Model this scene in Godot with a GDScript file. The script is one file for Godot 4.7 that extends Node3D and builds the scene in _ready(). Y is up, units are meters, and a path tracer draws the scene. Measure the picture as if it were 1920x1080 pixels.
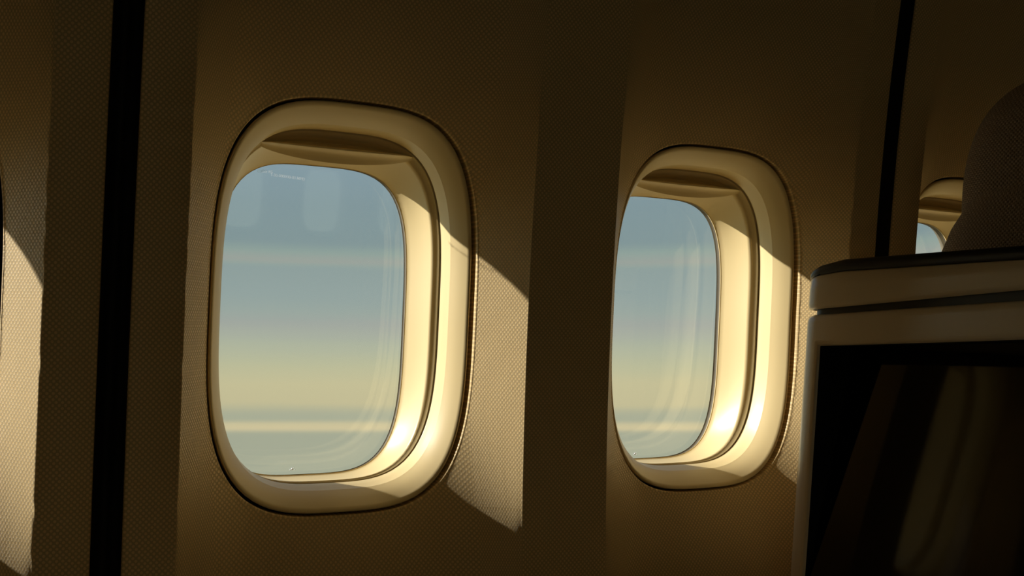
extends Node3D
# Aircraft cabin sidewall at low sun. x runs along the cabin, y is up, z points into the cabin; the origin is on the
# wall between two windows, at window height. Units are metres.

const PITCH := 0.533          # window spacing
const LEAN := 0.044           # slope of the wall at window height
const BOW := 0.13             # curvature of the wall
const RECESS := 0.069         # depth of the window rim behind the ribs
const RIM_A := 0.1601
const RIM_B := 0.2418
const RIM_N := 3.36
const TOP := 1.15
const BOTTOM := -0.95
const WIDE := 5.0             # wall to wall
const SEG := 144

var M := {}


# ---------------------------------------------------------------- helpers
func wall_z(y: float) -> float:
	return LEAN * y + BOW * y * y


func skin_z(y: float, h: float) -> float:
	var k := lerpf(BOW, 0.02, clampf(h / 0.12, 0.0, 1.0))
	return LEAN * y + k * y * y - RECESS - h


func tool() -> SurfaceTool:
	var st := SurfaceTool.new()
	st.begin(Mesh.PRIMITIVE_TRIANGLES)
	return st


func tri(st: SurfaceTool, a: Vector3, b: Vector3, c: Vector3, toward: Vector3, away := false, ua := Vector2.ZERO, ub := Vector2.ZERO, uc := Vector2.ZERO) -> void:
	# the front (clockwise) side faces the point "toward", or away from it
	var n := (a - c).cross(a - b)
	if n.length_squared() < 1e-20:
		return
	var facing := n.dot(toward - (a + b + c) / 3.0)
	if (facing < 0.0) != away:
		var t := b
		b = c
		c = t
		var tu := ub
		ub = uc
		uc = tu
	st.set_uv(ua)
	st.add_vertex(a)
	st.set_uv(ub)
	st.add_vertex(b)
	st.set_uv(uc)
	st.add_vertex(c)


func quad(st: SurfaceTool, a: Vector3, b: Vector3, c: Vector3, d: Vector3, toward: Vector3, away := false, uv := []) -> void:
	if uv.is_empty():
		uv = [Vector2.ZERO, Vector2.ZERO, Vector2.ZERO, Vector2.ZERO]
	tri(st, a, b, c, toward, away, uv[0], uv[1], uv[2])
	tri(st, a, c, d, toward, away, uv[0], uv[2], uv[3])


func loft(st: SurfaceTool, rings: Array, toward: Vector3, away := false, closed := true, smooth := true) -> void:
	# skin between successive rings with equally many points
	for i in rings.size() - 1:
		st.set_smooth_group(0 if smooth else -1)
		var r0: PackedVector3Array = rings[i]
		var r1: PackedVector3Array = rings[i + 1]
		var n := r0.size()
		for k in (n if closed else n - 1):
			var m := (k + 1) % n
			quad(st, r0[k], r0[m], r1[m], r1[k], toward, away)


func cap(st: SurfaceTool, ring_points: PackedVector3Array, toward: Vector3, away := false) -> void:
	var c := Vector3.ZERO
	for p in ring_points:
		c += p
	c /= ring_points.size()
	for k in ring_points.size():
		tri(st, ring_points[k], ring_points[(k + 1) % ring_points.size()], c, toward, away)


func finish(called: String, st: SurfaceTool, mat: Material, parent: Node) -> MeshInstance3D:
	st.generate_normals()
	var o := MeshInstance3D.new()
	o.name = called
	o.mesh = st.commit()
	o.material_override = mat
	o.cast_shadow = GeometryInstance3D.SHADOW_CASTING_SETTING_DOUBLE_SIDED
	parent.add_child(o, true)
	return o


func tag(o: Node, label: String, category: String, kind := "", group := "") -> void:
	o.set_meta("label", label)
	o.set_meta("category", category)
	if kind:
		o.set_meta("kind", kind)
	if group:
		o.set_meta("group", group)


func root(called: String) -> Node3D:
	var o := Node3D.new()
	o.name = called
	add_child(o, true)
	return o


func box(st: SurfaceTool, lo: Vector3, hi: Vector3) -> void:
	var c := (lo + hi) / 2.0
	var v := []
	for i in 8:
		v.append(Vector3(hi.x if i & 1 else lo.x, hi.y if i & 2 else lo.y, hi.z if i & 4 else lo.z))
	st.set_smooth_group(-1)
	for f in [[0, 1, 3, 2], [4, 5, 7, 6], [0, 1, 5, 4], [2, 3, 7, 6], [0, 2, 6, 4], [1, 3, 7, 5]]:
		quad(st, v[f[0]], v[f[1]], v[f[2]], v[f[3]], c, true)


func oval(a: float, b: float, n: float, th: float) -> Vector2:
	var r := pow(pow(absf(cos(th)) / a, n) + pow(absf(sin(th)) / b, n), -1.0 / n)
	return Vector2(cos(th), sin(th)) * r


func ring(a: float, b: float, n: float, h: float, xo := 0.0, yo := 0.0) -> PackedVector3Array:
	# a window outline at depth h behind the rim
	var out := PackedVector3Array()
	for k in SEG:
		var p := oval(a, b, n, TAU * k / SEG) + Vector2(xo, yo)
		out.append(Vector3(p.x, p.y, skin_z(p.y, h)))
	return out


# ---------------------------------------------------------------- materials
func plain(called: String, c: Color, rough: float, spec := 0.5) -> StandardMaterial3D:
	var m := StandardMaterial3D.new()
	m.resource_name = called
	m.albedo_color = c
	m.roughness = rough
	m.metallic_specular = spec
	M[called] = m
	return m


func noise_image(n: int, freq: float, octaves: int, sd: int) -> NoiseTexture2D:
	var f := FastNoiseLite.new()
	f.seed = sd
	f.frequency = freq
	f.fractal_octaves = octaves
	var t := NoiseTexture2D.new()
	t.noise = f
	t.width = n
	t.height = n
	t.seamless = true
	return t


func dot_textures() -> Array:
	# embossed wall film: a diagonal lattice of shallow smooth dimples in a grained web; 46.4 mm x 48 mm a tile
	var n := 512
	var grain := FastNoiseLite.new()
	grain.seed = 5
	grain.frequency = 0.14
	grain.fractal_octaves = 2
	var height := Image.create(n, n, false, Image.FORMAT_RGB8)
	var rough := Image.create(n, n, false, Image.FORMAT_RGB8)
	var tone := Image.create(n, n, false, Image.FORMAT_RGB8)
	for j in n:
		for i in n:
			var x := i / float(n) * 8.0
			var y := j / float(n) * 8.0
			var d := 9.0
			for c in [Vector2(0, 0), Vector2(1, 0), Vector2(0, 1), Vector2(1, 1), Vector2(0.5, 0.5)]:
				d = minf(d, Vector2(x - floorf(x) - c.x, y - floorf(y) - c.y).length())
			var pit := 1.0 - smoothstep(0.20, 0.28, d)
			var fade := minf(minf(i, n - 1 - i), minf(j, n - 1 - j)) / 20.0
			var g := grain.get_noise_2d(i, j) * clampf(fade, 0.0, 1.0)
			var hgt := clampf(0.70 + g * 0.42 * (1.0 - 0.8 * pit) - 0.40 * pit, 0.0, 1.0)
			height.set_pixel(i, j, Color(hgt, hgt, hgt))
			var to := lerpf(0.86, 1.0, pit) + g * 0.03
			tone.set_pixel(i, j, Color(to, to, to))
			var ro := lerpf(0.72, 0.36, pit)
			rough.set_pixel(i, j, Color(ro, ro, ro))
	return [ImageTexture.create_from_image(height), ImageTexture.create_from_image(rough), ImageTexture.create_from_image(tone)]


func weave_textures() -> Array:
	# coarse upholstery weave: alternating raised yarn floats in two tones
	var n := 512
	var f := FastNoiseLite.new()
	f.seed = 11
	f.frequency = 0.05
	var height := Image.create(n, n, false, Image.FORMAT_RGB8)
	var color := Image.create(n, n, false, Image.FORMAT_RGB8)
	for j in n:
		for i in n:
			var x := i / float(n) * 16.0
			var y := j / float(n) * 16.0
			var over := (int(floorf(x)) + int(floorf(y))) % 2
			var fx := x - floorf(x) - 0.5
			var fy := y - floorf(y) - 0.5
			var b := clampf(1.0 - (fx * fx * (2.0 if over else 4.5) + fy * fy * (4.5 if over else 2.0)), 0.0, 1.0)
			var g := f.get_noise_2d(i, j) * 0.12
			var hh := clampf(b * 0.8 + g + 0.1, 0.0, 1.0)
			height.set_pixel(i, j, Color(hh, hh, hh))
			var c := Color(0.78, 0.69, 0.60) if over else Color(0.55, 0.46, 0.38)
			c = c * (0.95 + g)
			c.a = 1.0
			color.set_pixel(i, j, c)
	return [ImageTexture.create_from_image(height), ImageTexture.create_from_image(color)]


func make_materials() -> void:
	var dots := dot_textures()
	var m := plain("wall_film", Color(0.985, 0.85, 0.595), 1.0)
	m.albedo_texture = dots[2]
	m.roughness_texture = dots[1]
	m.heightmap_enabled = true
	m.heightmap_texture = dots[0]
	m.heightmap_scale = 0.03
	m.uv1_scale = Vector3(1.0 / 0.0464, 1.0 / 0.048, 1)
	m = plain("reveal_plastic", Color(0.962, 0.86, 0.625), 0.38)
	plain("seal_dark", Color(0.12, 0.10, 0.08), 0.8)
	plain("track_plastic", Color(0.62, 0.55, 0.43), 0.6)
	plain("gasket_rubber", Color(0.50, 0.46, 0.38), 0.7)
	plain("skin_paint", Color(0.8, 0.8, 0.8), 0.6)
	plain("ceiling_paint", Color(0.90, 0.82, 0.66), 0.8)
	plain("bulkhead_laminate", Color(0.50, 0.42, 0.33), 0.6)
	m = plain("carpet", Color(0.40, 0.34, 0.27), 1.0)
	m = plain("shell_plastic", Color(0.88, 0.80, 0.66), 0.34)
	m.clearcoat_enabled = true
	m.clearcoat = 0.5
	m.clearcoat_roughness = 0.22
	m.heightmap_enabled = true
	m.heightmap_texture = noise_image(256, 0.12, 2, 3)
	m.heightmap_scale = 0.012
	m.uv1_triplanar = true
	m.uv1_scale = Vector3(16, 16, 16)
	plain("bin_plastic", Color(0.62, 0.56, 0.47), 0.6)
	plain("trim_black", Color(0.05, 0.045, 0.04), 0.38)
	plain("screen_surround", Color(0.06, 0.055, 0.05), 0.5)
	m = plain("screen_glass", Color(0.008, 0.008, 0.009), 0.06, 0.5)
	var w := weave_textures()
	m = plain("upholstery", Color(1, 1, 1), 0.95, 0.3)
	m.albedo_texture = w[1]
	m.heightmap_enabled = true
	m.heightmap_texture = w[0]
	m.heightmap_scale = 0.12
	m.uv1_triplanar = true
	m.uv1_scale = Vector3(22, 22, 22)
	m.rim_enabled = true
	m.rim = 0.25
	m = plain("window_pane", Color(0.92, 0.93, 0.92, 0.03), 0.02)
	m.transparency = BaseMaterial3D.TRANSPARENCY_ALPHA
	m = plain("etching", Color(0.9, 0.93, 0.93, 0.4), 0.8)
	m.transparency = BaseMaterial3D.TRANSPARENCY_ALPHA
	m.backlight_enabled = true
	m.backlight = Color(0.9, 0.9, 0.9)
	plain("frost", Color(0.95, 0.96, 0.96), 0.3)


# ---------------------------------------------------------------- wall panels
const BOWL := 0.42            # half height of the bowl round a window


func channel(x: float, xl: float, xr: float) -> float:
	# shallow hollow between the ribs, above and below the bowls
	var u := clampf(minf(x - xl, xr - x) / 0.09, 0.0, 1.0)
	return 0.020 * (1.0 - (1.0 - u) * (1.0 - u))


func bowl_point(edge: Vector2, t: float, xl: float, xr: float) -> Vector3:
	# t runs from the hole in the panel to the rectangle the bowl is set in
	var hole := oval(RIM_A + 0.005, RIM_B + 0.005, RIM_N, atan2(edge.y, edge.x))
	var p := hole.lerp(edge, t)
	var rise := 1.0 - pow(1.0 - t, lerpf(1.0, 1.7, smoothstep(0.2, BOWL, absf(edge.y))))
	var out := channel(edge.x, xl, xr)
	var proud := 0.001 + 0.009 * pow(absf(hole.x) / hole.length(), 1.3)
	return Vector3(p.x, p.y, wall_z(p.y) - lerpf(RECESS - proud, out, rise))



func arc_u(x: float, xl: float, xr: float) -> float:
	# length along the panel section, for the embossing
	var e := 0.045 - minf(minf(x - xl, xr - x), 0.045)
	return x + e * (1.0 if xr - x < x - xl else -1.0)


func dish(st: SurfaceTool, cx: float, xl: float, xr: float) -> void:
	var toward := Vector3(cx, 0, 3)
	var nx := 34
	var ny := 64
	var edge := []
	var xs := []
	for i in nx + 1:
		xs.append(lerpf(xl, xr, _spread(i / float(nx))))
	for i in nx:
		edge.append(Vector2(xs[i], BOWL))
	for j in ny:
		edge.append(Vector2(xr, lerpf(BOWL, -BOWL, j / float(ny))))
	for i in nx:
		edge.append(Vector2(xs[nx - i], -BOWL))
	for j in ny:
		edge.append(Vector2(xl, lerpf(-BOWL, BOWL, j / float(ny))))
	var steps := 22
	var prof := [[1.0, 0.0], [0.994, 0.0006], [0.991, 0.003], [0.991, 0.030]]
	st.set_smooth_group(0)
	for i in edge.size():
		var p0: Vector2 = edge[i]
		var p1: Vector2 = edge[(i + 1) % edge.size()]
		for k in steps:
			var v := []
			var uv := []
			for c in [[p0, k], [p1, k], [p1, k + 1], [p0, k + 1]]:
				var q := bowl_point(c[0], c[1] / float(steps), xl, xr)
				uv.append(Vector2(cx + arc_u(q.x, xl, xr), q.y))
				v.append(q + Vector3(cx, 0, 0))
			quad(st, v[0], v[1], v[2], v[3], toward, false, uv)
		# rolled edge round the hole
		var e0 := bowl_point(p0, 0.0, xl, xr)
		var e1 := bowl_point(p1, 0.0, xl, xr)
		for k in 3:
			var v := []
			var uv := []
			for c in [[e0, k], [e1, k], [e1, k + 1], [e0, k + 1]]:
				var f: Array = prof[c[1]]
				v.append(Vector3(cx + c[0].x * f[0], c[0].y * f[0], c[0].z - f[1]))
				uv.append(Vector2(cx + arc_u(c[0].x, xl, xr), c[0].y))
			quad(st, v[0], v[1], v[2], v[3], Vector3(cx, 0, 0.1), false, uv)
	# above and below the bowl
	for span in [[BOWL, TOP + 0.02, 24], [-BOWL, BOTTOM - 0.02, 16]]:
		for i in nx:
			for j in span[2]:
				var ya := lerpf(span[0], span[1], j / float(span[2]))
				var yb := lerpf(span[0], span[1], (j + 1) / float(span[2]))
				var v := []
				var uv := []
				for c in [Vector2(xs[i], ya), Vector2(xs[i + 1], ya), Vector2(xs[i + 1], yb), Vector2(xs[i], yb)]:
					v.append(Vector3(cx + c.x, c.y, wall_z(c.y) - channel(c.x, xl, xr)))
					uv.append(Vector2(cx + arc_u(c.x, xl, xr), c.y))
				quad(st, v[0], v[1], v[2], v[3], toward, false, uv)


func _spread(t: float) -> float:
	# denser near both ends
	return t + sin(TAU * t) * -0.09


func rib(st: SurfaceTool, x0: float, x1: float, open_left: bool, open_right: bool) -> void:
	# the same heights as along the edge of the bowls
	var ys := []
	for j in 16:
		ys.append(lerpf(BOTTOM - 0.02, -BOWL, j / 16.0))
	for j in 64:
		ys.append(lerpf(-BOWL, BOWL, j / 64.0))
	for j in 25:
		ys.append(lerpf(BOWL, TOP + 0.02, j / 24.0))
	var n := ys.size() - 1
	var prof := [Vector2(x0, 0.0), Vector2(x1, 0.0)]
	if open_left:
		prof = [Vector2(x0, -0.05), Vector2(x0, -0.003), Vector2(x0 + 0.001, -0.001), Vector2(x0 + 0.003, 0.0), Vector2(x1, 0.0)]
	if open_right:
		prof = [Vector2(x0, 0.0), Vector2(x1 - 0.003, 0.0), Vector2(x1 - 0.001, -0.001), Vector2(x1, -0.003), Vector2(x1, -0.05)]
	st.set_smooth_group(0)
	for i in prof.size() - 1:
		for j in n:
			var v := []
			var uv := []
			for c in [[i, j], [i + 1, j], [i + 1, j + 1], [i, j + 1]]:
				var p: Vector2 = prof[c[0]]
				v.append(Vector3(p.x, ys[c[1]], wall_z(ys[c[1]]) + p.y))
				uv.append(Vector2(p.x, ys[c[1]]))
			quad(st, v[0], v[1], v[2], v[3], Vector3((x0 + x1) / 2 + (-2.0 if open_left else 2.0 if open_right else 0.0) * 0.02, 0, 3) if absf(prof[i].x - prof[i + 1].x) > 0.0005 else Vector3((x0 - 1.0) if open_left else (x1 + 1.0), 0, 0), false, uv)


func panel_mesh() -> Mesh:
	# a two-window moulded panel, seam to seam, centred on the pillar between its windows
	var st := tool()
	var e := PITCH - 0.0149
	var r := PITCH - 0.0672
	var q := 0.0601
	rib(st, -e, -r, true, false)
	dish(st, -PITCH / 2, -r + PITCH / 2, -q + PITCH / 2)
	rib(st, -q, q, false, false)
	dish(st, PITCH / 2, q - PITCH / 2, r - PITCH / 2)
	rib(st, r, e, false, true)
	st.generate_normals()
	return st.commit()


func skin_mesh() -> Mesh:
	# the outer hull behind a panel: a plate with an opening at each window
	var st := tool()
	st.set_smooth_group(-1)
	for side in [-1, 1]:
		var cx: float = side * PITCH / 2
		var edge := PackedVector3Array()
		var hole := PackedVector3Array()
		for k in SEG:
			var th := TAU * k / SEG
			var c := Vector2(cos(th), sin(th))
			var lim := minf((PITCH / 2) / maxf(absf(c.x), 1e-6), 0.9 / maxf(absf(c.y), 1e-6))
			var p := c * lim
			p.x = clampf(p.x, -PITCH / 2, PITCH / 2)
			edge.append(Vector3(cx + p.x, p.y, -0.232 + 0.04 * p.y))
			var o := oval(0.1575, 0.2145, 4.2, th) + Vector2(-0.004, -0.018)
			hole.append(Vector3(cx + o.x, o.y, -0.232 + 0.04 * o.y))
		loft(st, [edge, hole], Vector3(cx, 0, 3), false, true, false)
		# closing strips to floor and ceiling, and the plate's corners
		for s in [-1.0, 1.0]:
			quad(st, Vector3(cx - PITCH / 2, 0.4 * s, -0.25), Vector3(cx + PITCH / 2, 0.4 * s, -0.25), Vector3(cx + PITCH / 2, 1.25 * s, -0.25), Vector3(cx - PITCH / 2, 1.25 * s, -0.25), Vector3(cx, 0, 3))
	st.generate_normals()
	return st.commit()


func seam_mesh() -> Mesh:
	# rubber strip at the bottom of the gap between two panels, with a round bead
	var st := tool()
	var n := 40
	var prof := [Vector2(-0.0147, -0.0035), Vector2(-0.0145, -0.036), Vector2(-0.006, -0.036), Vector2(-0.004, -0.031), Vector2(0.0, -0.029), Vector2(0.004, -0.031), Vector2(0.006, -0.036), Vector2(0.0145, -0.036), Vector2(0.0147, -0.0035)]
	for i in prof.size() - 1:
		for j in n:
			var v := []
			for c in [[i, j], [i + 1, j], [i + 1, j + 1], [i, j + 1]]:
				var y := lerpf(BOTTOM - 0.02, TOP + 0.02, c[1] / float(n))
				v.append(Vector3(prof[c[0]].x, y, wall_z(y) + prof[c[0]].y))
			quad(st, v[0], v[1], v[2], v[3], Vector3(0, 0, 3))
	st.generate_normals()
	return st.commit()


# ---------------------------------------------------------------- window
func blend(a: Array, b: Array, t: float) -> Array:
	var o := []
	for i in a.size():
		o.append(lerpf(a[i], b[i], t))
	return o


func rr(v: Array) -> PackedVector3Array:
	return ring(v[0], v[1], v[2], v[3], v[4], v[5])


func make_window(called: String) -> Node3D:
	var w := root(called)
	var axis := Vector3(0, 0, 0.6)
	# bezel: outer wall in the gap, rounded lip, broad band, narrow inner chamfer. Rows: a, b, n, depth, x, y
	var lip := [RIM_A - 0.002, RIM_B - 0.002, RIM_N, 0.0002, 0.0, 0.0]
	var crease := [RIM_A - 0.0170, RIM_B - 0.0222, 3.36, 0.0285, 0.0, 0.0]
	var inner := [0.1408, 0.2158, 3.4, 0.053, 0.0, 0.001]
	var st := tool()
	loft(st, [rr([RIM_A - 0.001, RIM_B - 0.001, RIM_N, 0.026, 0, 0]), rr([RIM_A, RIM_B, RIM_N, 0.003, 0, 0]), rr([RIM_A - 0.0003, RIM_B - 0.0003, RIM_N, 0.0012, 0, 0])], Vector3.ZERO, true)
	var band := [rr([RIM_A - 0.0003, RIM_B - 0.0003, RIM_N, 0.0012, 0, 0]), rr([RIM_A - 0.001, RIM_B - 0.001, RIM_N, 0.0003, 0, 0])]
	for k in 7:
		var t := k / 6.0
		var v := blend(lip, crease, t)
		v[0] -= 0.0012 * sin(PI * t)      # slightly full section
		v[1] -= 0.0020 * sin(PI * t)
		band.append(rr(v))
	loft(st, band, axis)
	var b := finish("bezel", st, M.reveal_plastic, w)
	st = tool()
	loft(st, [rr(crease), rr(blend(crease, inner, 0.5)), rr(blend(crease, inner, 0.93))], axis)
	loft(st, [rr(blend(crease, inner, 0.93)), rr([0.1414, 0.2164, 3.4, 0.0545, 0, 0.001]), rr([0.160, 0.236, 3.4, 0.0545, 0, 0.001])], axis)
	finish("inner_chamfer", st, M.reveal_plastic, b)
	# dark slot that the shade runs in
	st = tool()
	loft(st, [rr([0.159, 0.235, 3.4, 0.050, 0, 0.001]), rr([0.159, 0.235, 3.4, 0.062, 0, 0.001])], axis)
	finish("shade_track", st, M.track_plastic, w)
	# sleeve from the track to the opening
	var lip_a := [0.1400, 0.2150, 3.45, 0.0578, -0.0003, 0.0005]
	var mouth := [0.127, 0.200, 3.8, 0.120, -0.006, -0.0155]
	var lip_b := blend(lip_a, mouth, 0.14)
	st = tool()
	loft(st, [rr([0.160, 0.236, 3.45, 0.0583, 0, 0.001]), rr([0.1406, 0.2156, 3.45, 0.0576, -0.0003, 0.0005]), rr(lip_a), rr(lip_b)], axis)
	var gr := lip_b.duplicate()
	gr[0] += 0.0016
	gr[1] += 0.0016
	gr[3] += 0.0006
	var gs := blend(lip_a, mouth, 0.175)
	var gs2 := gs.duplicate()
	gs2[0] += 0.0016
	gs2[1] += 0.0016
	loft(st, [rr(lip_b), rr(gr)], axis)
	loft(st, [rr(gr), rr(gs2)], axis)
	loft(st, [rr(gs2), rr(gs)], axis)
	var sl := []
	for k in 9:
		var t := k / 8.0
		var v := blend(gs, mouth, t)
		v[0] += 0.0015 * sin(PI * t)
		v[1] += 0.0022 * sin(PI * t)
		sl.append(rr(v))
	loft(st, sl, axis)
	# small bead round the mouth
	var mb := mouth.duplicate()
	mb[0] -= 0.0012
	mb[1] -= 0.0012
	mb[3] += 0.0012
	var mc := mouth.duplicate()
	mc[0] -= 0.0006
	mc[1] -= 0.0006
	mc[3] += 0.003
	loft(st, [rr(mouth), rr(mb), rr(mc)], axis)
	finish("sleeve", st, M.reveal_plastic, w)
	# gasket through the hull
	st = tool()
	var g0 := mouth.duplicate()
	g0[3] = 0.1225
	var g1 := mouth.duplicate()
	g1[3] = 0.133
	var g2 := mouth.duplicate()
	g2 = [0.156, 0.213, 4.2, 0.155, -0.004, -0.018]
	var g3 := [0.158, 0.215, 4.2, 0.17, -0.004, -0.018]
	loft(st, [rr(g0), rr(g1)], axis)
	loft(st, [rr(g1), rr(g2)], axis)
	loft(st, [rr(g2), rr(g3)], axis)
	finish("gasket", st, M.gasket_rubber, w)
	# seal closing the gap between bezel and panel, coloured dark for its shadow
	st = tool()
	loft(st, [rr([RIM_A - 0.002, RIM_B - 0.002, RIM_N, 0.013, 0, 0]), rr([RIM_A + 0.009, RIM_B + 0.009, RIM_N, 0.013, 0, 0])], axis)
	finish("rim_shadow_seal", st, M.seal_dark, w)
	# panes
	for d in [["pane", 0.130, 0.1275, 0.2005], ["outer_pane", 0.153, 0.154, 0.211]]:
		st = tool()
		st.set_smooth_group(0)
		var r0 := ring(d[2], d[3], 3.8, d[1], -0.006, -0.0155)
		for k in r0.size():
			r0[k].z += 0.025 * r0[k].y
		var mid := PackedVector3Array()
		for p in r0:
			mid.append(Vector3(p.x * 0.5 - 0.003, p.y * 0.5 - 0.00775, skin_z(p.y * 0.5 - 0.00775, d[1]) + 0.025 * (p.y * 0.5 - 0.00775)))
		loft(st, [r0, mid], axis)
		cap(st, mid, axis)
		finish(d[0], st, M.window_pane, w)
	shade(w)
	# frost at the breather hole low in the pane
	st = tool()
	for s in [[0.0, 0.0, 0.0016], [-0.0022, -0.0009, 0.0010], [0.0035, -0.0012, 0.0007], [0.0022, 0.0013, 0.0006]]:
		var c := Vector3(-0.022 + s[0], -0.2085 + s[1], skin_z(-0.2085, 0.128) - 0.005)
		var r: float = s[2]
		for a in 6:
			var p0 := c + Vector3(cos(TAU * a / 6.0), sin(TAU * a / 6.0), 0) * r
			var p1 := c + Vector3(cos(TAU * (a + 1) / 6.0), sin(TAU * (a + 1) / 6.0), 0) * r
			tri(st, p0, p1, c + Vector3(0, 0, r * 0.8), c, true)
			tri(st, p0, p1, c - Vector3(0, 0, r * 0.5), c, true)
	finish("frost", st, M.frost, w.get_node("pane"))
	return w


func shade(w: Node3D) -> void:
	# lower edge of the raised shade: a lens-shaped pull with a finger recess above a rounded ridge
	var st := tool()
	var half := 0.104
	var cols := 48
	# section, top to bottom: place (0 under the bezel, 1 the ridge, 2 the lower edge), depth behind the rim
	var sec := [[0.0, 0.062], [0.15, 0.074], [0.4, 0.080], [0.65, 0.078], [0.82, 0.069], [0.91, 0.0585], [0.96, 0.0545], [1.03, 0.053], [1.12, 0.0545], [1.22, 0.058], [1.4, 0.0615], [1.7, 0.0635], [2.0, 0.0655]]
	var ridge := 0.1965
	var rows := []
	for i in cols + 1:
		var x := lerpf(-half, half, i / float(cols))
		var f := maxf(1.0 - pow(absf(x) / half, 2.0), 0.0)
		var top := maxf(0.2195 * pow(maxf(1.0 - pow(absf(x) / 0.1435, 3.4), 0.0), 1.0 / 3.4) + 0.003, ridge + 0.001)
		var low := ridge - 0.0005 - 0.0160 * pow(f, 0.7)
		var line := PackedVector3Array()
		for s in sec:
			var y := lerpf(top, ridge, s[0]) if s[0] < 1.0 else lerpf(ridge, low, s[0] - 1.0)
			var h: float = lerpf(0.0605, s[1], minf(1.0, f * 3.0))
			line.append(Vector3(x - 0.002, y, skin_z(y, h)))
		rows.append(line)
	loft(st, rows, Vector3(0, 0.1, 0.6), false, false)
	var o := finish("shade_pull", st, M.reveal_plastic, w)
	# underside, running back into the sleeve
	st = tool()
	var front := PackedVector3Array()
	var back := PackedVector3Array()
	for i in cols + 1:
		var p: Vector3 = rows[i][sec.size() - 1]
		front.append(p)
		back.append(Vector3(p.x, p.y + 0.002, p.z - 0.008))
	loft(st, [front, back], Vector3(0, -0.5, 0), false, false)
	finish("shade_edge", st, M.reveal_plastic, o)


func etch(w: Node3D) -> void:
	# maker's marking etched along the top of the pane
	var font := SystemFont.new()
	font.font_names = PackedStringArray(["Droid Sans"])
	for t in [["LUBIE KG", -0.0697, 0.1742, 0.0034, 0.0], ["1-30-000000-03 MPEI", -0.0402, 0.1697, 0.0034, -0.05]]:
		var m := TextMesh.new()
		m.text = t[0]
		m.font = font
		m.font_size = 32
		m.pixel_size = t[3] / 23.0
		m.depth = 0.0002
		m.curve_step = 4
		var o := MeshInstance3D.new()
		o.name = "etched_marking"
		o.mesh = m
		o.material_override = M.etching
		o.position = Vector3(t[1], t[2], skin_z(t[2], 0.152) + 0.025 * t[2])
		o.rotation.z = t[4]
		w.get_node("outer_pane").add_child(o, true)


# ---------------------------------------------------------------- seat
const FACE := Vector3(0.3005, 0.0, 0.076)       # front corner of the seat shell next to the wall
var along := Vector3(0.056, 0, 0.998).normalized()     # from the wall towards the aisle
var behind := Vector3(0.998, 0, -0.056).normalized()   # away from the viewer


func at_seat(t: float, y: float, d: float) -> Vector3:
	return FACE + along * (t + 0.07 * y) + behind * d + Vector3(0, y, 0)


func plan(width: float, depth: float, r: float, inset: float) -> PackedVector2Array:
	# rounded rectangle in (along, behind)
	var out := PackedVector2Array()
	var rad := maxf(r - inset, 0.002)
	for c in [[width - inset - rad, inset + rad, -90], [width - inset - rad, depth - inset - rad, 0], [inset + rad, depth - inset - rad, 90], [inset + rad, inset + rad, 180]]:
		for k in 9:
			var a: float = deg_to_rad(c[2] + 90.0 * k / 8.0)
			out.append(Vector2(c[0] + cos(a) * rad, c[1] + sin(a) * rad))
	# the run along the front, from the wall corner back to the aisle corner
	var a0 := out[out.size() - 1]
	var a1 := out[0]
	for k in range(1, 16):
		out.append(a0.lerp(a1, k / 16.0))
	return out


func level(width: float, depth: float, r: float, y: float, slope: float, inset: float, drop := 0.0) -> PackedVector3Array:
	var out := PackedVector3Array()
	for p in plan(width, depth, r, inset):
		var e := clampf(1.0 - p.x / 0.07, 0.0, 1.0)
		out.append(at_seat(p.x, y + slope * p.x - drop * e * e, p.y))
	return out


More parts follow.
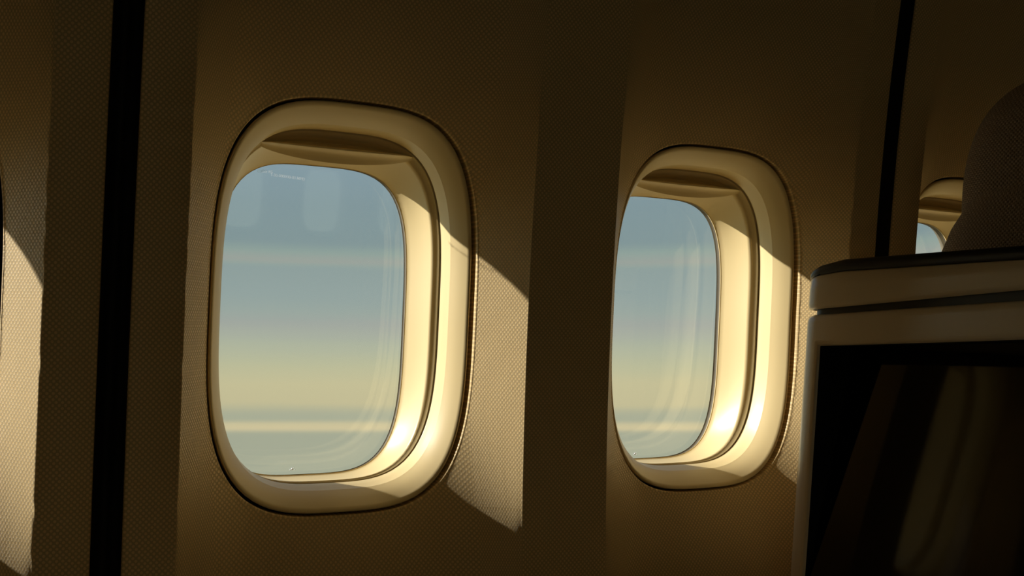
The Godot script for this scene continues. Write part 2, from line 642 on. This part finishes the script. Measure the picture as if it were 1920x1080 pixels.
func make_seat() -> void:
	var o := root("passenger_seat")
	tag(o, "beige airline seat shell with dark built-in screen, black top trim and woven brown headrest", "seat")
	var wide := 0.62
	var deep := 0.13
	var mid := at_seat(wide / 2, -0.3, deep / 2)
	# lower shell: sides, back and top; the front is a frame round the screen recess
	var st := tool()
	var lv := []
	for v in [[BOTTOM, 0.0, 0.0], [-0.5, 0.0, 0.0], [-0.028, 0.058, 0.0], [-0.004, 0.058, 0.0], [0.0006, 0.058, 0.0006], [0.0040, 0.058, 0.0025], [0.0058, 0.058, 0.007]]:
		lv.append(level(wide, deep, 0.034, v[0], v[1], v[2]))
	var front_from := 35      # plan index of the wall-side front corner
	for i in lv.size() - 1:
		st.set_smooth_group(0)
		var n: int = lv[i].size()
		for k in n:
			if i < 2 and k >= front_from:
				continue
			quad(st, lv[i][k], lv[i][(k + 1) % n], lv[i + 1][(k + 1) % n], lv[i + 1][k], mid, true)
	cap(st, lv[lv.size() - 1], mid, true)
	# frame round the recess
	var outer := []
	var inner := []
	var inner2 := []
	var inner3 := []
	var tl := 0.034
	var tr := wide - 0.034
	var rl := 0.0385
	var rt := wide - 0.05
	for k in 16:                      # top edge, aisle to wall
		var t := lerpf(tr, tl, k / 16.0)
		outer.append(Vector2(t, -0.028 + 0.058 * t))
		var s := lerpf(rt, rl, k / 16.0)
		inner.append(Vector2(s, -0.0335 + 0.06 * s))
	for k in 16:                      # wall edge, downwards
		outer.append(Vector2(tl, lerpf(-0.028 + 0.058 * tl, -0.5, k / 16.0)))
		inner.append(Vector2(rl, lerpf(-0.0335 + 0.06 * rl, -0.40, k / 16.0)))
	for k in 16:                      # bottom
		outer.append(Vector2(lerpf(tl, tr, k / 16.0), -0.5))
		inner.append(Vector2(lerpf(rl, rt, k / 16.0), -0.40))
	for k in 16:                      # aisle edge, upwards
		outer.append(Vector2(tr, lerpf(-0.5, -0.028 + 0.058 * tr, k / 16.0)))
		inner.append(Vector2(rt, lerpf(-0.40, -0.0335 + 0.06 * rt, k / 16.0)))
	# the front plane is the shell's own; the recess edge is rounded over 3 mm
	var c2 := Vector2(wide / 2, -0.22)
	for p in inner:
		inner2.append(p + (c2 - p).normalized() * 0.0012)
		inner3.append(p + (c2 - p).normalized() * 0.0030)
	var r_out := PackedVector3Array()
	var r_in := PackedVector3Array()
	var r_in2 := PackedVector3Array()
	var r_in3 := PackedVector3Array()
	var r_in4 := PackedVector3Array()
	for k in outer.size():
		r_out.append(at_seat(outer[k].x, outer[k].y, 0.0))
		r_in.append(at_seat(inner[k].x, inner[k].y, 0.0))
		r_in2.append(at_seat(inner2[k].x, inner2[k].y, 0.0008))
		r_in3.append(at_seat(inner3[k].x, inner3[k].y, 0.0032))
		r_in4.append(at_seat(inner3[k].x, inner3[k].y, 0.10))
	var eye := at_seat(wide / 2, -0.2, -1.0)
	finish("shell", st, M.shell_plastic, o)
	st = tool()
	# corners of r_out that lie above -0.05 belong to the shell loft's third band, so the frame stops there
	loft(st, [r_out, r_in, r_in2, r_in3], eye)
	var frame := finish("screen_frame", st, M.shell_plastic, o)
	st = tool()
	loft(st, [r_in3, r_in4], eye)
	finish("screen_recess", st, M.screen_surround, frame)
	# screen: a sheet of black glass set back in the recess
	st = tool()
	st.set_smooth_group(-1)
	cap(st, r_in4, eye)
	finish("recess_back", st, M.screen_surround, frame)
	var s2 := tool()
	var q := [Vector2(0.0445, -0.036), Vector2(0.563, -0.036), Vector2(0.563, -0.392), Vector2(0.0445, -0.392)]
	s2.set_smooth_group(-1)
	var f := PackedVector3Array()
	var bk := PackedVector3Array()
	for p in q:
		var back: float = 0.080 + (p.y + 0.036) * 0.20 + (p.x - 0.3) * 0.05     # leans back towards the top
		f.append(at_seat(p.x, p.y, back))
		bk.append(at_seat(p.x, p.y, back + 0.008))
	loft(s2, [f, bk], at_seat(0.3, -0.2, 0.04), true, true, false)
	cap(s2, f, eye)
	finish("screen", s2, M.screen_glass, frame)
	# black strip standing in for the groove's shadow, upper band and black top trim
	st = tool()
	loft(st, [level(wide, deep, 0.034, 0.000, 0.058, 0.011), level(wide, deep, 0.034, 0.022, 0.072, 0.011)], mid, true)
	finish("groove_shadow", st, M.trim_black, o)
	st = tool()
	var bands := []
	for v in [[0.0150, 0.072, 0.014], [0.0125, 0.072, 0.006], [0.0130, 0.072, 0.0025], [0.0160, 0.070, 0.0004], [0.020, 0.066, 0.0], [0.040, 0.045, 0.0], [0.0585, 0.022, 0.0005], [0.061, 0.020, 0.003]]:
		bands.append(level(wide, deep, 0.034, v[0], v[1], v[2], 0.010 if v[0] > 0.05 else 0.004 if v[0] > 0.03 else 0.0))
	loft(st, bands, at_seat(wide / 2, 0.04, deep / 2), true)
	cap(st, bands[bands.size() - 1], mid, true)
	finish("upper_band", st, M.shell_plastic, o)
	st = tool()
	var trim := []
	for v in [[0.0600, 0.02, 0.004, 0.010], [0.0615, 0.02, 0.001, 0.010], [0.0635, 0.02, -0.0003, 0.011], [0.069, 0.02, -0.0003, 0.014], [0.073, 0.02, 0.001, 0.018], [0.0755, 0.02, 0.004, 0.020], [0.0765, 0.02, 0.010, 0.021]]:
		trim.append(level(wide, deep, 0.034, v[0], v[1], v[2], v[3]))
	loft(st, trim, at_seat(wide / 2, 0.06, deep / 2), true)
	cap(st, trim[trim.size() - 1], mid, true)
	finish("top_trim", st, M.trim_black, o)
	# cushions rising behind the shell
	var h := pillow(Vector2(0.221, 0.145), 0.129, 0.172, 0.055, 2.5, 0.225)
	finish("headrest", h, M.upholstery, o)
	var k2 := pillow(Vector2(0.216, -0.30), 0.178, 0.492, 0.055, 2.75, 0.188)
	finish("backrest", k2, M.upholstery, o)


func pillow(c: Vector2, a: float, b: float, thick: float, n: float, back: float) -> SurfaceTool:
	# an upholstered pad with rounded edges
	var st := tool()
	var rings := []
	var seg := 96
	for k in 25:
		var t := -PI / 2 + PI * k / 24.0
		var s := pow(maxf(cos(t), 0.0), 0.55)
		var d := sin(t) * thick
		var line := PackedVector3Array()
		for i in seg:
			var p := oval(a, b, n, TAU * i / seg) * maxf(s, 0.002)
			line.append(FACE + along * (c.x + p.x) + behind * (back + d) + Vector3(0, c.y + p.y, 0))
		rings.append(line)
	loft(st, rings, FACE + along * c.x + behind * back + Vector3(0, c.y, 0), true)
	return st


func make_added_consoles() -> void:
	# ledges added out of view under the windows, to throw sun up the wall
	for c in [[-2.6, -1.02, "behind the viewer's seat row"], [-0.98, 0.27, "beside the beige seat shell"], [0.74, 2.2, "ahead of the woven brown headrest"], [2.24, 4.7, "at the front bulkhead"]]:
		var o := root("added_console" if c[0] < -2.5 else "added_console_%03d" % int(c[0] + 2.0))
		var st := tool()
		box(st, Vector3(0, BOTTOM, 0.10), Vector3(c[1] - c[0], -0.39, 0.30))
		finish("body", st, M.bin_plastic, o)
		st = tool()
		box(st, Vector3(-0.004, -0.39, 0.02), Vector3(c[1] - c[0] + 0.004, -0.365, 0.315))
		finish("top", st, M.shell_plastic, o)
		st = tool()
		box(st, Vector3(0.2, -0.60, 0.30), Vector3(0.35, -0.585, 0.312))
		finish("handle", st, M.trim_black, o)
		o.position.x = c[0]
		tag(o, "unseen beige console added under the windows to bounce sun, " + c[2], "console")


func make_added_bins() -> void:
	# lockers added out of view, to keep the ceiling's light off the upper wall
	for side in 2:
		for i in 7:
			var o := root("added_bin" if side + i == 0 else "added_bin_%03d" % (side * 7 + i))
			var prof := [Vector2(0.06, 0.56), Vector2(0.40, 0.60), Vector2(0.56, 0.70), Vector2(0.60, 0.86), Vector2(0.54, 1.04), Vector2(0.44, TOP - 0.002), Vector2(0.20, TOP - 0.002)]
			var st := tool()
			st.set_smooth_group(-1)
			var ends := []
			for x in [-PITCH + 0.003, PITCH - 0.003]:
				var r := PackedVector3Array()
				for p in prof:
					r.append(Vector3(x, p.y, p.x))
				ends.append(r)
			var mid := Vector3(0, 0.85, 0.32)
			loft(st, ends, mid, true, true, false)
			cap(st, ends[0], mid, true)
			cap(st, ends[1], mid, true)
			finish("body", st, M.bin_plastic, o)
			st = tool()
			box(st, Vector3(-0.05, 0.675, 0.572), Vector3(0.05, 0.69, 0.582))
			finish("latch", st, M.trim_black, o)
			o.position = Vector3((i - 2) * 2.0 * PITCH, 0, WIDE if side else 0.0)
			o.rotation.y = PI if side else 0.0
			tag(o, "unseen overhead bin added to shade the wall above the %s cabin windows" % ("opposite" if side else "sunlit"), "overhead bin", "", "added overhead bins of the %s side" % ("opposite" if side else "sunlit"))


# ---------------------------------------------------------------- sky
func sky_image(toward_sun: Vector3) -> Image:
	# clear air over a bright hazy horizon with thin flat cloud bands; rows run from the zenith down
	var stops := [[-90.0, 165, 170, 148], [0.0, 165, 170, 148], [0.12, 168, 172, 148], [0.3, 208, 196, 156], [0.55, 204, 194, 154], [0.8, 168, 173, 150], [1.15, 172, 175, 150], [1.6, 196, 189, 150], [2.8, 198, 192, 152], [3.7, 188, 189, 155], [4.6, 177, 183, 159], [5.4, 168, 177, 161], [6.6, 154, 168, 161], [7.6, 147, 164, 161], [9.1, 142, 160, 158], [9.5, 156, 173, 156], [9.9, 146, 165, 156], [10.5, 130, 151, 153], [12.5, 129, 151, 156], [14.5, 132, 155, 164], [18.0, 128, 152, 166], [30.0, 112, 138, 158], [60.0, 88, 116, 146], [90.0, 78, 106, 140]]
	var w := 512
	var h := 1440
	var img := Image.create(w, h, false, Image.FORMAT_RGBF)
	var f := FastNoiseLite.new()
	f.seed = 21
	f.frequency = 1.0
	f.fractal_octaves = 3
	for j in h:
		var el := 90.0 - (j + 0.5) * 180.0 / h
		var amp := 0.22 * clampf(el / 2.0, 0.0, 1.0) * clampf(1.0 - el / 25.0, 0.0, 1.0)
		for i in w:
			var az := TAU * i / w
			var e := el
			if amp > 0.0:
				e += amp * f.get_noise_3d(cos(az) * 2.2, sin(az) * 2.2, el * 0.9)
			var k := 0
			while k < stops.size() - 2 and e > stops[k + 1][0]:
				k += 1
			var t: float = clampf((e - stops[k][0]) / (stops[k + 1][0] - stops[k][0]), 0.0, 1.0)
			var c := Color(lerpf(stops[k][1], stops[k + 1][1], t) / 255.0, lerpf(stops[k][2], stops[k + 1][2], t) / 255.0, lerpf(stops[k][3], stops[k + 1][3], t) / 255.0)
			c = c.srgb_to_linear()
			# hazy brightening round the sun
			var d := Vector3(sin(az) * cos(deg_to_rad(el)), sin(deg_to_rad(el)), -cos(az) * cos(deg_to_rad(el)))
			var away := rad_to_deg(d.angle_to(toward_sun))
			var glow := 6.0 * exp(-pow(away / 17.0, 2.0)) * smoothstep(-2.0, 2.0, el)
			img.set_pixel(i, j, c * (1.0 + glow))
	return img


# ---------------------------------------------------------------- scene
func _ready() -> void:
	# camera
	var cam := Camera3D.new()
	cam.name = "camera"
	cam.fov = 31.39
	cam.near = 0.02
	cam.far = 200.0
	cam.position = Vector3(-0.6529, -0.0127, 1.1038)
	cam.rotation = Vector3(0.03407, -0.47651, 0.02384)
	cam.current = true
	add_child(cam)
	# sky
	var env := Environment.new()
	env.background_mode = Environment.BG_SKY
	var sky := Sky.new()
	var pan := PanoramaSkyMaterial.new()
	pan.panorama = ImageTexture.create_from_image(sky_image(Vector3(-1.42, 0.72, -1.0).normalized()))
	sky.sky_material = pan
	env.sky = sky
	env.sky_rotation = Basis(Quaternion(Vector3.UP, Vector3(0.02853, 0.99388, -0.10672).normalized())).get_euler()
	env.background_energy_multiplier = 1.1
	env.tonemap_mode = Environment.TONE_MAPPER_LINEAR
	env.tonemap_exposure = 1.0
	env.sdfgi_enabled = true
	env.ssao_enabled = true
	env.ssil_enabled = true
	var we := WorldEnvironment.new()
	we.name = "surroundings"
	we.environment = env
	add_child(we)
	# low sun, shining in from behind the viewer's left shoulder
	var sun := DirectionalLight3D.new()
	sun.name = "sun"
	sun.light_color = Color(1.0, 0.985, 0.96)
	sun.light_energy = 2.1
	sun.light_angular_distance = 0.6
	sun.shadow_enabled = true
	add_child(sun)
	sun.look_at_from_position(Vector3.ZERO, Vector3(1.42, -0.72, 1.0), Vector3.UP)

	make_materials()

	# the cabin
	var x0 := -5.0 * PITCH - 0.02
	var x1 := 9.0 * PITCH + 0.02
	var st := tool()
	box(st, Vector3(x0, BOTTOM - 0.06, -0.26), Vector3(x1, BOTTOM, WIDE + 0.26))
	var o := finish("floor", st, M.carpet, self)
	tag(o, "beige carpeted cabin floor below the windows", "floor", "structure")
	st = tool()
	box(st, Vector3(x0, TOP, -0.26), Vector3(x1, TOP + 0.06, WIDE + 0.26))
	o = finish("ceiling", st, M.ceiling_paint, self)
	tag(o, "cream cabin ceiling above the window panels", "ceiling", "structure")
	st = tool()
	box(st, Vector3(x1, BOTTOM - 0.06, -0.26), Vector3(x1 + 0.05, TOP + 0.06, WIDE + 0.26))
	o = finish("wall_front", st, M.bulkhead_laminate, self)
	tag(o, "brown bulkhead closing the front of the cabin", "wall", "structure")
	st = tool()
	box(st, Vector3(x0 - 0.05, BOTTOM - 0.06, -0.26), Vector3(x0, TOP + 0.06, WIDE + 0.26))
	o = finish("wall_rear", st, M.bulkhead_laminate, self)
	tag(o, "brown bulkhead closing the rear of the cabin", "wall", "structure")

	var panel := panel_mesh()
	var skin := skin_mesh()
	var seam := seam_mesh()
	var walls := [root("wall_left"), root("wall_right")]
	walls[1].rotation.y = PI
	walls[1].position = Vector3(4.0 * PITCH, 0, WIDE)
	walls[0].position = Vector3(4.0 * PITCH, 0, 0)
	tag(walls[0], "cream dot-embossed cabin sidewall of moulded panels around the sunlit windows", "wall", "structure")
	tag(walls[1], "cream sidewall of moulded panels across the cabin from the sunlit windows", "wall", "structure")
	for side in 2:
		for i in range(-3, 4):
			for s in [["sidewall_panel", panel, M.wall_film], ["hull_plate", skin, M.skin_paint], ["seam_strip", seam, M.seal_dark]]:
				var p := MeshInstance3D.new()
				p.name = s[0]
				p.mesh = s[1]
				p.material_override = s[2]
				p.cast_shadow = GeometryInstance3D.SHADOW_CASTING_SETTING_DOUBLE_SIDED
				p.position.x = i * 2.0 * PITCH + (PITCH if s[0] == "seam_strip" else 0.0)
				walls[side].add_child(p, true)

	# windows: 1 and 2 stand in the middle of the picture, 3 behind the headrest
	var first := make_window("window_1")
	first.position.x = -PITCH / 2
	var say := {
		1: "rounded cabin window between the dark panel seam and the plain pillar, etched marking on pane",
		2: "rounded cabin window between the plain pillar and the beige seat shell",
		3: "cabin window mostly hidden behind the woven brown headrest",
	}
	tag(first, say[1], "window", "structure")
	var spots := [[0.5, 0], [1.5, 0], [-1.5, 0], [-2.5, 0], [-3.5, 0], [-4.5, 0]]
	for i in range(2, 9):
		spots.append([i + 0.5, 0])
	for i in range(-5, 9):
		spots.append([i + 0.5, 1])
	for i in spots.size():
		var c := first.duplicate()
		c.name = "window_%d" % (i + 2)
		add_child(c)
		c.position = Vector3(spots[i][0] * PITCH, 0, WIDE if spots[i][1] else 0.0)
		c.rotation.y = PI if spots[i][1] else 0.0
		if spots[i][1]:
			tag(c, "cabin window in the opposite sidewall across the aisle", "window", "structure", "windows of the opposite wall")
		elif say.has(i + 2):
			tag(c, say[i + 2], "window", "structure")
		else:
			tag(c, "cabin window in the sunlit sidewall, further along beyond the picture", "window", "structure", "further windows of the sunlit wall")
	etch(first)

	make_seat()
	make_added_consoles()
	make_added_bins()
